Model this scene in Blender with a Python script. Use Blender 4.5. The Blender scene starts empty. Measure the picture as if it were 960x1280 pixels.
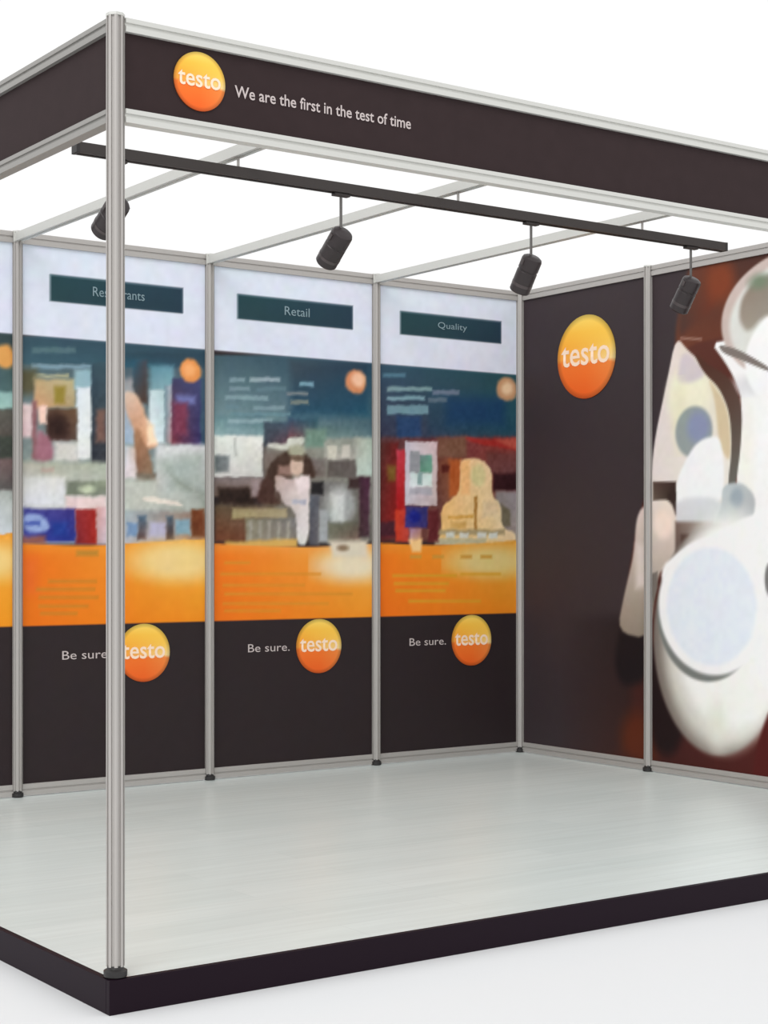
# Modular exhibition stand seen from its open front corner. Units are metres.
import bpy, bmesh, math, random
import numpy as np
from mathutils import Matrix, Vector

random.seed(4)
COL = bpy.context.scene.collection
W, D = 4.076, 3.115          # right wall plane x = W, back wall plane y = D
HF, HW = 2.50, 2.559         # top of fascia, top of walls

# ------------------------------------------------------------------ colours
def lin(c):
    c = c / 255.0
    return c / 12.92 if c <= 0.04045 else ((c + 0.055) / 1.055) ** 2.4
def rgb(r, g, b, k=1.0):
    return (lin(r) * k, lin(g) * k, lin(b) * k, 1.0)

def material(name, color, rough=0.5, metal=0.0, spec=0.5, noise=None):
    m = bpy.data.materials.new(name); m.use_nodes = True
    nt = m.node_tree; b = nt.nodes['Principled BSDF']
    b.inputs['Base Color'].default_value = color
    b.inputs['Roughness'].default_value = rough
    b.inputs['Metallic'].default_value = metal
    b.inputs['Specular IOR Level'].default_value = spec
    if noise:
        scale, amount, stretch = noise
        tc = nt.nodes.new('ShaderNodeTexCoord'); mp = nt.nodes.new('ShaderNodeMapping')
        mp.inputs['Scale'].default_value = stretch
        n = nt.nodes.new('ShaderNodeTexNoise'); n.inputs['Scale'].default_value = scale
        n.inputs['Detail'].default_value = 4
        r = nt.nodes.new('ShaderNodeValToRGB')
        r.color_ramp.elements[0].position = 0.3; r.color_ramp.elements[1].position = 0.7
        r.color_ramp.elements[0].color = tuple(c * (1 - amount) for c in color[:3]) + (1,)
        r.color_ramp.elements[1].color = tuple(min(1, c * (1 + amount)) for c in color[:3]) + (1,)
        nt.links.new(tc.outputs['Object'], mp.inputs['Vector'])
        nt.links.new(mp.outputs['Vector'], n.inputs['Vector'])
        nt.links.new(n.outputs['Fac'], r.inputs['Fac'])
        nt.links.new(r.outputs['Color'], b.inputs['Base Color'])
    return m

def printed_material(name, rough=0.6, spec=0.25, gain=1.0):
    """matt print: its colours are stored on the mesh points"""
    m = bpy.data.materials.new(name); m.use_nodes = True
    nt = m.node_tree; b = nt.nodes['Principled BSDF']
    at = nt.nodes.new('ShaderNodeVertexColor'); at.layer_name = 'print'
    nt.links.new(at.outputs['Color'], b.inputs['Base Color'])
    b.inputs['Roughness'].default_value = rough
    b.inputs['Specular IOR Level'].default_value = spec
    return m

def deck_material():
    """pale grey laminate boards running along the stand, faint grain"""
    m = bpy.data.materials.new('pale_laminate'); m.use_nodes = True
    nt = m.node_tree; b = nt.nodes['Principled BSDF']; N = nt.nodes.new; L = nt.links.new
    tc = N('ShaderNodeTexCoord')
    br = N('ShaderNodeTexBrick'); br.inputs['Scale'].default_value = 1.0
    br.inputs['Brick Width'].default_value = 1.3; br.inputs['Row Height'].default_value = 0.16
    br.inputs['Mortar Size'].default_value = 0.002; br.inputs['Mortar Smooth'].default_value = 0.4
    br.offset = 0.37
    br.inputs['Color1'].default_value = rgb(219, 226, 223); br.inputs['Color2'].default_value = rgb(213, 221, 218)
    br.inputs['Mortar'].default_value = rgb(208, 215, 213)
    mp = N('ShaderNodeMapping'); mp.inputs['Scale'].default_value = (0.8, 13, 1)
    nz = N('ShaderNodeTexNoise'); nz.inputs['Scale'].default_value = 2.2; nz.inputs['Detail'].default_value = 6
    rp = N('ShaderNodeValToRGB')
    rp.color_ramp.elements[0].position = .3; rp.color_ramp.elements[1].position = .72
    rp.color_ramp.elements[0].color = (.90, .90, .895, 1); rp.color_ramp.elements[1].color = (1, 1, 1, 1)
    mx = N('ShaderNodeMixRGB'); mx.blend_type = 'MULTIPLY'; mx.inputs['Fac'].default_value = 1
    L(tc.outputs['Object'], br.inputs['Vector']); L(tc.outputs['Object'], mp.inputs['Vector'])
    L(mp.outputs['Vector'], nz.inputs['Vector']); L(nz.outputs['Fac'], rp.inputs['Fac'])
    L(br.outputs['Color'], mx.inputs['Color1']); L(rp.outputs['Color'], mx.inputs['Color2'])
    L(mx.outputs['Color'], b.inputs['Base Color'])
    b.inputs['Roughness'].default_value = 0.33; b.inputs['Specular IOR Level'].default_value = 0.5
    return m

M = {
    'aluminium': material('satin_aluminium', rgb(176, 172, 168), 0.38, 0.25),
    'aluminium_light': material('pale_anodised_aluminium', rgb(205, 205, 200), 0.42, 0.15),
    'aluminium_shaded': material('shaded_aluminium', rgb(150, 148, 144), 0.45, 0.25),  # left fascia rails: front rails' metal, with side shade put into the colour
    'slot': material('profile_slot_shadow', rgb(98, 96, 92), 0.6, 0.2),
    'white_panel': material('white_laminate_panel', rgb(222, 228, 236), 0.5),
    'fascia': material('brown_black_fascia', rgb(51, 39, 40), 0.7, 0, 0.15, (18, 0.06, (1, 1, 1))),
    'plinth': material('dark_plum_edging', rgb(26, 13, 24), 0.5, 0, 0.12),
    'black': material('black_plastic', rgb(34, 32, 32), 0.45),
    'track': material('dark_grey_track', rgb(58, 52, 50), 0.45, 0.2),
    'lamp': material('matt_charcoal_lamp', rgb(50, 42, 43), 0.4, 0.1),
    'lamp_ring': material('dark_grey_lamp_ring', rgb(86, 78, 78), 0.35, 0.5),
    'stem': material('grey_steel_stem', rgb(105, 102, 100), 0.4, 0.4),
    'lens': material('frosted_lens', rgb(200, 200, 205), 0.2),
    'white_ink': material('white_ink', rgb(196, 184, 182), 0.6, 0, 0.2),
    'pale_ink': material('pale_blue_ink', rgb(134, 156, 164), 0.6, 0, 0.2),
    'logo_ink': material('cream_ink', rgb(255, 226, 200), 0.6, 0, 0.2),
    'print': printed_material('matt_printed_film'),
    'deck': deck_material(),
    'studio': material('white_studio_floor', rgb(225, 226, 227), 0.6, 0, 0.2),
}

# ------------------------------------------------------------------ helpers
def box(bm, x0, x1, y0, y1, z0, z1, bevel=0.0):
    r = bmesh.ops.create_cube(bm, size=1.0)
    vs = r['verts']
    for v in vs:
        v.co = Vector(((x0 + x1) / 2 + v.co.x * (x1 - x0), (y0 + y1) / 2 + v.co.y * (y1 - y0), (z0 + z1) / 2 + v.co.z * (z1 - z0)))
    if bevel:
        es = list({e for v in vs for e in v.link_edges})
        bmesh.ops.bevel(bm, geom=es, offset=bevel, segments=2, affect='EDGES', profile=0.6)

def prism(bm, pts, z0, z1):
    """closed outline (x, y) extruded from z0 to z1"""
    lo = [bm.verts.new((x, y, z0)) for x, y in pts]; hi = [bm.verts.new((x, y, z1)) for x, y in pts]
    n = len(pts)
    bm.faces.new(lo[::-1]); bm.faces.new(hi)
    for i in range(n):
        bm.faces.new((lo[i], lo[(i + 1) % n], hi[(i + 1) % n], hi[i]))

def lathe(bm, prof, seg=32):
    """(radius, z) outline turned round z, closed at both ends"""
    rings = []
    for r, z in prof:
        rings.append([bm.verts.new((r * math.cos(2 * math.pi * k / seg), r * math.sin(2 * math.pi * k / seg), z)) for k in range(seg)])
    for a, b in zip(rings, rings[1:]):
        for k in range(seg):
            bm.faces.new((a[k], a[(k + 1) % seg], b[(k + 1) % seg], b[k]))
    bm.faces.new(rings[0][::-1]); bm.faces.new(rings[-1])

def obj(name, bm, mat, parent=None, smooth=False, matrix=None):
    bmesh.ops.recalc_face_normals(bm, faces=bm.faces)
    me = bpy.data.meshes.new(name); bm.to_mesh(me); bm.free()
    if isinstance(mat, str): mat = M[mat]
    me.materials.append(mat)
    if smooth:
        for p in me.polygons: p.use_smooth = True
        me.set_sharp_from_angle(angle=math.radians(35))
    o = bpy.data.objects.new(name, me); COL.objects.link(o)
    if matrix is not None: o.matrix_local = matrix
    if parent: o.parent = parent
    return o

def thing(name, label, cat, loc=(0, 0, 0), rotz=0.0, group=None):
    o = bpy.data.objects.new(name, None); COL.objects.link(o)
    o.empty_display_size = 0.1
    o.location = loc; o.rotation_euler = (0, 0, rotz)
    o['label'] = label; o['category'] = cat
    if group: o['group'] = group
    return o

def duplicate(root, loc, label, rotz=None):
    r = root.copy(); COL.objects.link(r); r.location = loc; r['label'] = label
    if rotz is not None: r.rotation_euler = (0, 0, rotz)
    for ch in list(root.children):
        c = ch.copy(); COL.objects.link(c); c.parent = r
        for g in list(ch.children):
            d = g.copy(); COL.objects.link(d); d.parent = c
    return r

def lettering(name, text, height, width, centre, mat, parent, bold=0.0, plane='xz'):
    """flat raised letters standing in a panel's own x-z plane, facing -y"""
    cu = bpy.data.curves.new(name, 'FONT'); cu.body = text; cu.size = 1.0
    cu.align_x = 'CENTER'; cu.align_y = 'CENTER'; cu.offset = bold; cu.resolution_u = 3
    tmp = bpy.data.objects.new(name, cu); COL.objects.link(tmp)
    bpy.context.view_layer.update()
    me = bpy.data.meshes.new_from_object(tmp.evaluated_get(bpy.context.evaluated_depsgraph_get()))
    bpy.data.objects.remove(tmp); bpy.data.curves.remove(cu)
    xs = [v.co.x for v in me.vertices]; ys = [v.co.y for v in me.vertices]
    w = max(xs) - min(xs); h = max(ys) - min(ys); cx = (max(xs) + min(xs)) / 2; cy = (max(ys) + min(ys)) / 2
    kx, ky = width / w, height / h
    for v in me.vertices:
        v.co = Vector(((v.co.x - cx) * kx, 0.0, (v.co.y - cy) * ky))
    me.materials.clear(); me.materials.append(M[mat]); me.name = name
    for p in me.polygons:
        if p.normal.y > 0: p.flip()
    me.update()
    o = bpy.data.objects.new(name, me); COL.objects.link(o)
    o.location = centre; o.parent = parent
    return o

# ------------------------------------------------------------------ printing
def smooth_noise(h, w, cell, rs):
    a = rs.rand(h // cell + 3, w // cell + 3)
    ys = np.arange(h) / cell; xs = np.arange(w) / cell
    y0 = ys.astype(int); x0 = xs.astype(int); fy = (ys - y0)[:, None]; fx = (xs - x0)[None, :]
    g = lambda i, j: a[np.ix_(y0 + i, x0 + j)]
    return (g(0, 0) * (1 - fy) * (1 - fx) + g(1, 0) * fy * (1 - fx) + g(0, 1) * (1 - fy) * fx + g(1, 1) * fy * fx) - 0.5

def paint(U, Z, items, base):
    """fill polygons and ellipses with soft edges over a base colour; returns display colours 0-255"""
    img = np.zeros(U.shape + (3,)); img[:] = base
    for it in items:
        soft = max(it[-1], 0.004)
        if it[0] == 'P':
            pts = np.array(it[1], float)
            if len(pts) > 4:                      # round the corners of free shapes
                for _ in range(2):
                    nx = np.roll(pts, -1, 0); pts = np.stack([pts * .78 + nx * .22, pts * .22 + nx * .78], 1).reshape(-1, 2)
            x0, z0 = pts.min(0); x1, z1 = pts.max(0)
        else:
            (cx, cz), (rx, rz) = it[1], it[2]; x0, x1, z0, z1 = cx - rx, cx + rx, cz - rz, cz + rz
        sel = (U > x0 - soft) & (U < x1 + soft) & (Z > z0 - soft) & (Z < z1 + soft)
        if not sel.any(): continue
        u = U[sel]; z = Z[sel]
        if it[0] == 'P':
            inside = np.zeros(u.shape, bool); dist = np.full(u.shape, 9.0); n = len(pts)
            for i in range(n):
                ax, az = pts[i]; bx, bz = pts[(i + 1) % n]
                dx, dz = bx - ax, bz - az; L2 = dx * dx + dz * dz + 1e-12
                t = np.clip(((u - ax) * dx + (z - az) * dz) / L2, 0, 1)
                dist = np.minimum(dist, np.hypot(u - ax - t * dx, z - az - t * dz))
                if az != bz:
                    c = ((az > z) != (bz > z)) & (u < (bx - ax) * (z - az) / (bz - az) + ax)
                    inside ^= c
            sd = np.where(inside, dist, -dist); col = it[2]
        else:
            q = np.hypot((u - cx) / rx, (z - cz) / rz); sd = (1 - q) * min(rx, rz); col = it[3]
        a = np.clip(0.5 + sd / (2 * soft), 0, 1); a = (a * a * (3 - 2 * a))[:, None]
        if isinstance(col, list):
            fu = np.clip((u - x0) / (x1 - x0), 0, 1)[:, None]; fz = np.clip((z - z0) / (z1 - z0), 0, 1)[:, None]
            TL, TR, BL, BR = [np.array(c, float) for c in col]
            c = (TL * (1 - fu) + TR * fu) * fz + (BL * (1 - fu) + BR * fu) * (1 - fz)
        else:
            c = np.array(col, float)
        img[sel] = img[sel] * (1 - a) + c * a
    return img

def printed_sheet(name, parent, u0, u1, z0, z1, items, base, step=0.009, noise=4.0, seed=0, y=0.0, shift=0.0, gain=1.0, warp=0.0):
    """a flat sheet in the parent's x-z plane whose points carry the printed picture"""
    nu = int(round((u1 - u0) / step)) + 1; nz = int(round((z1 - z0) / step)) + 1
    us = np.linspace(u0, u1, nu); zs = np.linspace(z0, z1, nz)
    U, Z = np.meshgrid(us, zs)
    rs = np.random.RandomState(seed)
    wu = smooth_noise(nz, nu, 5, rs) * warp + smooth_noise(nz, nu, 2, rs) * warp * .7
    wz = smooth_noise(nz, nu, 5, rs) * warp + smooth_noise(nz, nu, 2, rs) * warp * .7
    zone = np.clip((Z - 1.14) / .03, 0, 1) * np.clip((2.08 - Z) / .02, 0, 1)      # only inside the photographs
    img = paint(U + shift + wu * zone, Z + wz * zone, items, base)
    if warp:
        grain = (smooth_noise(nz, nu, 2, rs) + .6 * smooth_noise(nz, nu, 4, rs))[..., None] * zone[..., None] * 15 * np.clip((2.0 - Z) / .3, .25, 1)[..., None]
        img = img + grain
    m = smooth_noise(nz, nu, 3, rs)[..., None] * noise + np.stack([smooth_noise(nz, nu, 6, rs) for _ in range(3)], -1) * noise * 0.8
    lum = img.mean(-1, keepdims=True)
    img = np.clip(img + m * (0.25 + lum / 170.0), 0, 255) / 255.0
    c = np.where(img <= 0.04045, img / 12.92, ((img + 0.055) / 1.055) ** 2.4) * gain
    co = np.stack([U, np.full(U.shape, y), Z], -1).reshape(-1, 3)
    idx = np.arange(nu * nz).reshape(nz, nu)
    f = np.stack([idx[:-1, :-1], idx[:-1, 1:], idx[1:, 1:], idx[1:, :-1]], -1).reshape(-1, 4)
    me = bpy.data.meshes.new(name); me.from_pydata(co.tolist(), [], f.tolist())
    ca = me.color_attributes.new('print', 'FLOAT_COLOR', 'POINT')
    ca.data.foreach_set('color', np.concatenate([c.reshape(-1, 3), np.ones((nu * nz, 1))], 1).astype(np.float32).ravel())
    me.materials.append(M['print'])
    o = bpy.data.objects.new(name, me); COL.objects.link(o); o.parent = parent
    return o

def logo(parent, cx, cz, r, y, fade=0):
    """round orange emblem with the word across its middle"""
    rings, seg = 14, 56
    co = [(cx, y, cz)]; cols = []
    def colour(dx, dz):
        if dz > -0.12 - 0.03 * dx:
            t = min(1, max(0, (dz + 0.12) / 1.05)); s = (dx + 1) / 2
            a = np.array((252, 150, 40)) * (1 - s) + np.array((252, 205, 95)) * s
            b = np.array((255, 205, 75))
            c = a * (1 - t) + b * t
            c = c + np.array((0, 18, 60)) * max(0, 1 - t * 2.6) * (0.4 + 0.6 * s)
            if dz > .6: c = c + np.array((2, 18, 40)) * (dz - .6) * 2
        else:
            t = min(1, (-dz - 0.12) / 0.88)
            c = np.array((246, 120, 42)) * (1 - t) + np.array((238, 98, 30)) * t
            c = c + np.array((-4, 22, 25)) * max(0, dx) * 1.0
        e = max(0, math.hypot(dx, dz) - 0.86) / 0.14
        c = c * (1 - 0.25 * e)
        return [lin(min(255, max(0, v))) for v in c] + [1.0]
    cols.append(colour(0, 0))
    for i in range(1, rings + 1):
        for k in range(seg):
            a = 2 * math.pi * k / seg; q = i / rings
            co.append((cx + r * q * math.cos(a), y - 0.0, cz + r * q * math.sin(a))); cols.append(colour(q * math.cos(a), q * math.sin(a)))
    f = [(0, 1 + k, 1 + (k + 1) % seg) for k in range(seg)]
    for i in range(rings - 1):
        a, b = 1 + i * seg, 1 + (i + 1) * seg
        for k in range(seg):
            f.append((a + k, b + k, b + (k + 1) % seg, a + (k + 1) % seg))
    # rim that gives the disc its thickness
    base = len(co)
    for k in range(seg):
        a = 2 * math.pi * k / seg
        co.append((cx + r * math.cos(a), y + 0.003, cz + r * math.sin(a))); cols.append(colour(math.cos(a), math.sin(a)))
    last = 1 + (rings - 1) * seg
    for k in range(seg):
        f.append((last + k, base + k, base + (k + 1) % seg, last + (k + 1) % seg))
    me = bpy.data.meshes.new('logo_disc'); me.from_pydata(co, [], f)
    ca = me.color_attributes.new('print', 'FLOAT_COLOR', 'POINT')
    for i, c in enumerate(cols): ca.data[i].color = c
    me.materials.append(M['print'])
    o = bpy.data.objects.new('logo_disc', me); COL.objects.link(o); o.parent = parent
    lettering('brand_lettering', 'testo', r * 0.50, r * 1.66, (cx - r * .02, y - 0.0015, cz + r * .05), 'logo_ink', o, bold=0.012)
    return o

# ------------------------------------------------------------------ printed pictures (panel coordinates, metres)
POSTER_ART = {
 0: [
  ('P', [(0.097, 2.052), (0.998, 2.123), (0.998, 1.652), (0.097, 1.614)], [(55, 80, 90), (45, 60, 62), (120, 160, 165), (100, 140, 140)], 0.01),
  ('E', (0.941, 1.992), (0.05, 0.054), (225, 160, 85), 0.014),
  ('P', [(0.181, 1.957), (0.586, 1.985), (0.586, 1.968), (0.181, 1.94)], (130, 160, 168), 0.01),
  ('P', [(0.181, 1.909), (0.696, 1.943), (0.696, 1.926), (0.181, 1.892)], (130, 160, 168), 0.01),
  ('P', [(0.181, 1.862), (0.55, 1.885), (0.55, 1.867), (0.181, 1.845)], (130, 160, 168), 0.01),
  ('P', [(0.097, 1.782), (0.998, 1.833), (0.998, 1.753), (0.097, 1.708)], [(120, 150, 155), (150, 190, 185), (170, 195, 190), (165, 200, 190)], 0.012),
  ('P', [(0.097, 1.708), (0.998, 1.753), (0.998, 1.391), (0.097, 1.371)], [(120, 110, 90), (85, 85, 78), (90, 60, 45), (100, 75, 75)], 0.01),
  ('E', (0.198, 1.55), (0.065, 0.068), (180, 60, 40), 0.02),
  ('E', (0.302, 1.451), (0.066, 0.069), (200, 140, 50), 0.02),
  ('E', (0.407, 1.575), (0.067, 0.069), (90, 130, 60), 0.02),
  ('E', (0.532, 1.475), (0.068, 0.07), (190, 70, 50), 0.02),
  ('E', (0.659, 1.567), (0.07, 0.071), (120, 150, 70), 0.02),
  ('E', (0.789, 1.482), (0.071, 0.071), (200, 160, 80), 0.02),
  ('P', [(0.868, 1.628), (0.998, 1.634), (0.998, 1.525), (0.868, 1.521)], (62, 68, 60), 0.012),
  ('P', [(0.77, 1.517), (0.998, 1.525), (0.998, 1.391), (0.77, 1.386)], [(130, 115, 115), (115, 90, 90), (90, 85, 82), (80, 78, 76)], 0.012),
  ('P', [(0.097, 1.371), (0.998, 1.391), (0.998, 1.166), (0.097, 1.162)], [(190, 190, 185), (175, 180, 175), (205, 215, 220), (215, 222, 228)], 0.012),
  ('P', [(-0.393, 1.159), (0.023, 1.154), (0.378, 1.139), (0.689, 1.172), (1.065, 1.196), (1.489, 1.206), (1.489, 0.413), (-0.393, 0.492)], [(240, 116, 18), (248, 186, 70), (238, 116, 8), (240, 140, 10)], 0.006),
  ('P', [(0.08, 1.108), (1.018, 1.108), (1.018, 0.618), (0.08, 0.636)], [(240, 116, 18), (246, 178, 60), (238, 116, 8), (240, 140, 10)], 0.03),
  ('E', (0.845, 1.065), (0.219, 0.082), (246, 208, 130), 0.055),
  ('P', [(0.233, 0.988), (0.622, 0.985), (0.622, 0.971), (0.233, 0.975)], (215, 140, 45), 0.01),
  ('P', [(0.233, 0.944), (0.696, 0.938), (0.696, 0.924), (0.233, 0.93)], (215, 140, 45), 0.01),
  ('P', [(0.233, 0.903), (0.55, 0.898), (0.55, 0.884), (0.233, 0.889)], (215, 140, 45), 0.01),
 ],
 1: [
  ('P', [(-0.014, 2.065), (1.025, 2.142), (1.025, 1.148), (-0.014, 1.144)], [(60, 85, 95), (50, 75, 90), (190, 195, 185), (185, 188, 180)], 0.01),
  ('P', [(-0.014, 2.085), (1.025, 2.164), (1.025, 2.027), (-0.014, 1.958)], [(48, 72, 88), (40, 66, 82), (60, 95, 108), (48, 80, 95)], 0.006),
  ('P', [(0.074, 2.041), (0.287, 2.056), (0.287, 2.03), (0.074, 2.015)], (80, 110, 118), 0.008),
  ('P', [(0.074, 1.961), (0.39, 1.982), (0.39, 1.964), (0.074, 1.943)], (125, 155, 170), 0.008),
  ('P', [(0.074, 1.918), (0.258, 1.929), (0.258, 1.915), (0.074, 1.904)], (170, 170, 140), 0.008),
  ('P', [(-0.014, 1.933), (0.096, 1.94), (0.096, 1.827), (-0.014, 1.821)], (90, 85, 60), 0.03),
  ('P', [(0.085, 1.898), (0.292, 1.911), (0.292, 1.775), (0.085, 1.765)], [(185, 165, 120), (190, 180, 140), (215, 160, 120), (170, 150, 110)], 0.015),
  ('P', [(0.185, 1.868), (0.236, 1.871), (0.236, 1.793), (0.185, 1.79)], (150, 130, 50), 0.015),
  ('P', [(0.287, 1.952), (0.378, 1.958), (0.378, 1.863), (0.287, 1.858)], (150, 185, 195), 0.015),
  ('P', [(-0.014, 1.78), (0.085, 1.785), (0.085, 1.631), (-0.014, 1.627)], [(225, 190, 190), (245, 225, 225), (200, 160, 165), (235, 215, 215)], 0.015),
  ('P', [(0.298, 1.869), (0.372, 1.874), (0.372, 1.543), (0.298, 1.541)], [(225, 235, 245), (235, 240, 245), (240, 242, 240), (215, 220, 215)], 0.01),
  ('P', [(0.372, 1.989), (0.459, 1.995), (0.459, 1.515), (0.372, 1.512)], [(50, 75, 90), (60, 85, 95), (35, 38, 48), (55, 55, 60)], 0.01),
  ('P', [(0.395, 1.77), (0.448, 1.773), (0.448, 1.625), (0.395, 1.623)], (120, 90, 80), 0.02),
  ('P', [(0.146, 1.763), (0.3, 1.77), (0.3, 1.622), (0.146, 1.616)], [(85, 60, 45), (110, 80, 55), (70, 45, 42), (75, 55, 48)], 0.012),
  ('E', (0.202, 1.688), (0.052, 0.048), (45, 22, 15), 0.03),
  ('P', [(0.101, 1.776), (0.146, 1.778), (0.146, 1.696), (0.113, 1.689)], (250, 210, 195), 0.012),
  ('P', [(0.077, 1.795), (0.101, 1.796), (0.101, 1.529), (0.077, 1.529)], (145, 95, 100), 0.014),
  ('P', [(0.101, 1.673), (0.168, 1.624), (0.191, 1.543), (0.14, 1.515), (0.085, 1.524)], (165, 110, 125), 0.016),
  ('P', [(0.185, 1.615), (0.304, 1.619), (0.304, 1.526), (0.185, 1.522)], (215, 212, 205), 0.02),
  ('P', [(-0.014, 1.515), (0.459, 1.531), (0.459, 1.309), (-0.014, 1.302)], [(185, 180, 165), (170, 180, 160), (220, 220, 225), (205, 205, 200)], 0.02),
  ('P', [(0.035, 1.451), (0.236, 1.456), (0.236, 1.326), (0.035, 1.323)], [(215, 215, 210), (228, 228, 225), (225, 225, 235), (230, 228, 235)], 0.015),
  ('P', [(0.118, 1.494), (0.179, 1.496), (0.179, 1.475), (0.118, 1.473)], (190, 170, 160), 0.01),
  ('P', [(0.247, 1.436), (0.459, 1.441), (0.459, 1.372), (0.247, 1.368)], [(120, 125, 110), (150, 160, 135), (110, 120, 100), (130, 135, 125)], 0.012),
  ('E', (0.349, 1.401), (0.037, 0.019), (200, 208, 180), 0.012),
  ('P', [(0.241, 1.363), (0.448, 1.367), (0.448, 1.304), (0.241, 1.3)], (235, 210, 208), 0.015),
  ('P', [(0.03, 1.304), (0.292, 1.309), (0.292, 1.155), (0.03, 1.154)], [(70, 70, 150), (60, 50, 130), (45, 55, 160), (35, 50, 140)], 0.012),
  ('P', [(0.03, 1.282), (0.118, 1.278), (0.168, 1.222), (0.129, 1.191), (0.03, 1.205)], (150, 170, 220), 0.012),
  ('P', [(0.035, 1.246), (0.113, 1.247), (0.113, 1.227), (0.035, 1.226)], (80, 100, 180), 0.008),
  ('P', [(0.174, 1.243), (0.252, 1.244), (0.252, 1.181), (0.174, 1.181)], (30, 60, 150), 0.02),
  ('P', [(0.292, 1.306), (0.401, 1.308), (0.401, 1.145), (0.292, 1.145)], [(150, 40, 45), (165, 35, 30), (120, 25, 40), (170, 30, 15)], 0.01),
  ('P', [(0.401, 1.319), (0.459, 1.32), (0.459, 1.146), (0.401, 1.145)], [(215, 160, 160), (235, 200, 205), (190, 160, 165), (210, 195, 205)], 0.012),
  ('P', [(-0.014, 1.18), (0.14, 1.181), (0.14, 1.144), (-0.014, 1.144)], (150, 90, 80), 0.02),
  ('P', [(0.459, 1.921), (0.601, 1.929), (0.601, 1.62), (0.459, 1.615)], [(130, 140, 150), (165, 160, 160), (150, 175, 205), (175, 195, 215)], 0.02),
  ('P', [(0.536, 2.047), (0.974, 2.078), (0.974, 2.007), (0.536, 1.978)], [(40, 58, 70), (40, 68, 85), (40, 90, 110), (50, 75, 90)], 0.012),
  ('P', [(0.589, 2.014), (0.661, 2.019), (0.661, 1.815), (0.589, 1.812)], [(30, 85, 110), (75, 70, 80), (85, 70, 65), (70, 50, 40)], 0.015),
  ('P', [(0.679, 1.998), (0.807, 2.007), (0.807, 1.877), (0.679, 1.87)], [(90, 140, 155), (100, 150, 165), (130, 165, 175), (140, 180, 190)], 0.02),
  ('P', [(0.673, 1.88), (0.764, 1.885), (0.764, 1.627), (0.673, 1.623)], [(200, 220, 225), (185, 210, 215), (245, 248, 250), (205, 225, 230)], 0.012),
  ('P', [(0.758, 1.907), (0.8, 1.909), (0.8, 1.633), (0.758, 1.632)], [(110, 140, 155), (190, 195, 205), (130, 145, 150), (200, 150, 155)], 0.01),
  ('P', [(0.797, 1.941), (0.974, 1.952), (0.974, 1.629), (0.797, 1.622)], [(60, 65, 100), (65, 70, 115), (110, 35, 50), (45, 50, 105)], 0.01),
  ('P', [(0.819, 1.861), (0.924, 1.867), (0.924, 1.824), (0.819, 1.818)], (115, 120, 175), 0.02),
  ('P', [(0.804, 1.823), (0.881, 1.827), (0.881, 1.674), (0.804, 1.671)], (125, 55, 80), 0.022),
  ('P', [(0.955, 1.951), (1.025, 1.955), (1.025, 1.625), (0.955, 1.623)], (60, 85, 105), 0.012),
  ('E', (0.899, 1.986), (0.055, 0.058), (235, 150, 80), 0.012),
  ('E', (0.893, 1.991), (0.031, 0.031), (250, 175, 110), 0.02),
  ('P', [(0.709, 1.619), (1.025, 1.631), (1.025, 1.307), (0.709, 1.302)], [(220, 222, 225), (225, 222, 225), (180, 185, 175), (160, 168, 158)], 0.02),
  ('P', [(0.721, 1.539), (0.974, 1.591), (0.974, 1.394), (0.794, 1.401)], (172, 182, 176), 0.05),
  ('P', [(0.794, 1.476), (0.974, 1.394), (0.974, 1.35), (0.819, 1.434)], (150, 158, 148), 0.025),
  ('P', [(0.536, 1.607), (0.613, 1.61), (0.613, 1.45), (0.536, 1.448)], [(205, 215, 225), (220, 190, 170), (235, 215, 225), (225, 215, 215)], 0.02),
  ('P', [(0.536, 1.864), (0.601, 1.865), (0.649, 1.783), (0.709, 1.635), (0.721, 1.614), (0.661, 1.588), (0.601, 1.663), (0.571, 1.726), (0.542, 1.809)], [(225, 205, 190), (225, 170, 130), (190, 120, 80), (235, 185, 150)], 0.014),
  ('P', [(0.661, 1.74), (0.697, 1.71), (0.715, 1.625), (0.667, 1.612)], (255, 225, 190), 0.016),
  ('P', [(0.589, 1.705), (0.631, 1.675), (0.709, 1.496), (0.661, 1.441), (0.607, 1.45)], [(180, 130, 95), (165, 115, 85), (120, 85, 65), (140, 115, 95)], 0.014),
  ('P', [(0.607, 1.482), (0.709, 1.485), (0.709, 1.442), (0.607, 1.439)], (125, 112, 98), 0.014),
  ('P', [(0.536, 1.448), (0.721, 1.453), (0.721, 1.302), (0.536, 1.3)], (195, 198, 188), 0.02),
  ('P', [(0.637, 1.374), (0.709, 1.372), (0.831, 1.349), (0.868, 1.326), (0.77, 1.335), (0.649, 1.349)], (232, 222, 210), 0.008),
  ('P', [(0.53, 1.3), (1.025, 1.307), (1.025, 1.148), (0.53, 1.146)], [(165, 180, 185), (140, 110, 90), (190, 195, 205), (150, 90, 60)], 0.015),
  ('P', [(0.553, 1.247), (0.613, 1.247), (0.613, 1.183), (0.553, 1.183)], (120, 150, 185), 0.012),
  ('P', [(0.615, 1.279), (0.658, 1.28), (0.658, 1.168), (0.615, 1.167)], [(80, 105, 125), (95, 120, 140), (85, 60, 55), (110, 80, 75)], 0.012),
  ('P', [(0.673, 1.248), (0.764, 1.249), (0.764, 1.174), (0.673, 1.173)], (185, 180, 205), 0.014),
  ('P', [(0.767, 1.281), (0.804, 1.282), (0.804, 1.168), (0.767, 1.168)], [(90, 110, 125), (70, 90, 105), (80, 50, 45), (70, 50, 45)], 0.012),
  ('P', [(0.813, 1.266), (0.899, 1.267), (0.899, 1.191), (0.813, 1.19)], (130, 165, 180), 0.014),
  ('P', [(0.905, 1.316), (0.974, 1.317), (0.974, 1.186), (0.905, 1.185)], [(115, 60, 25), (120, 60, 30), (100, 50, 20), (110, 55, 25)], 0.012),
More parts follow.
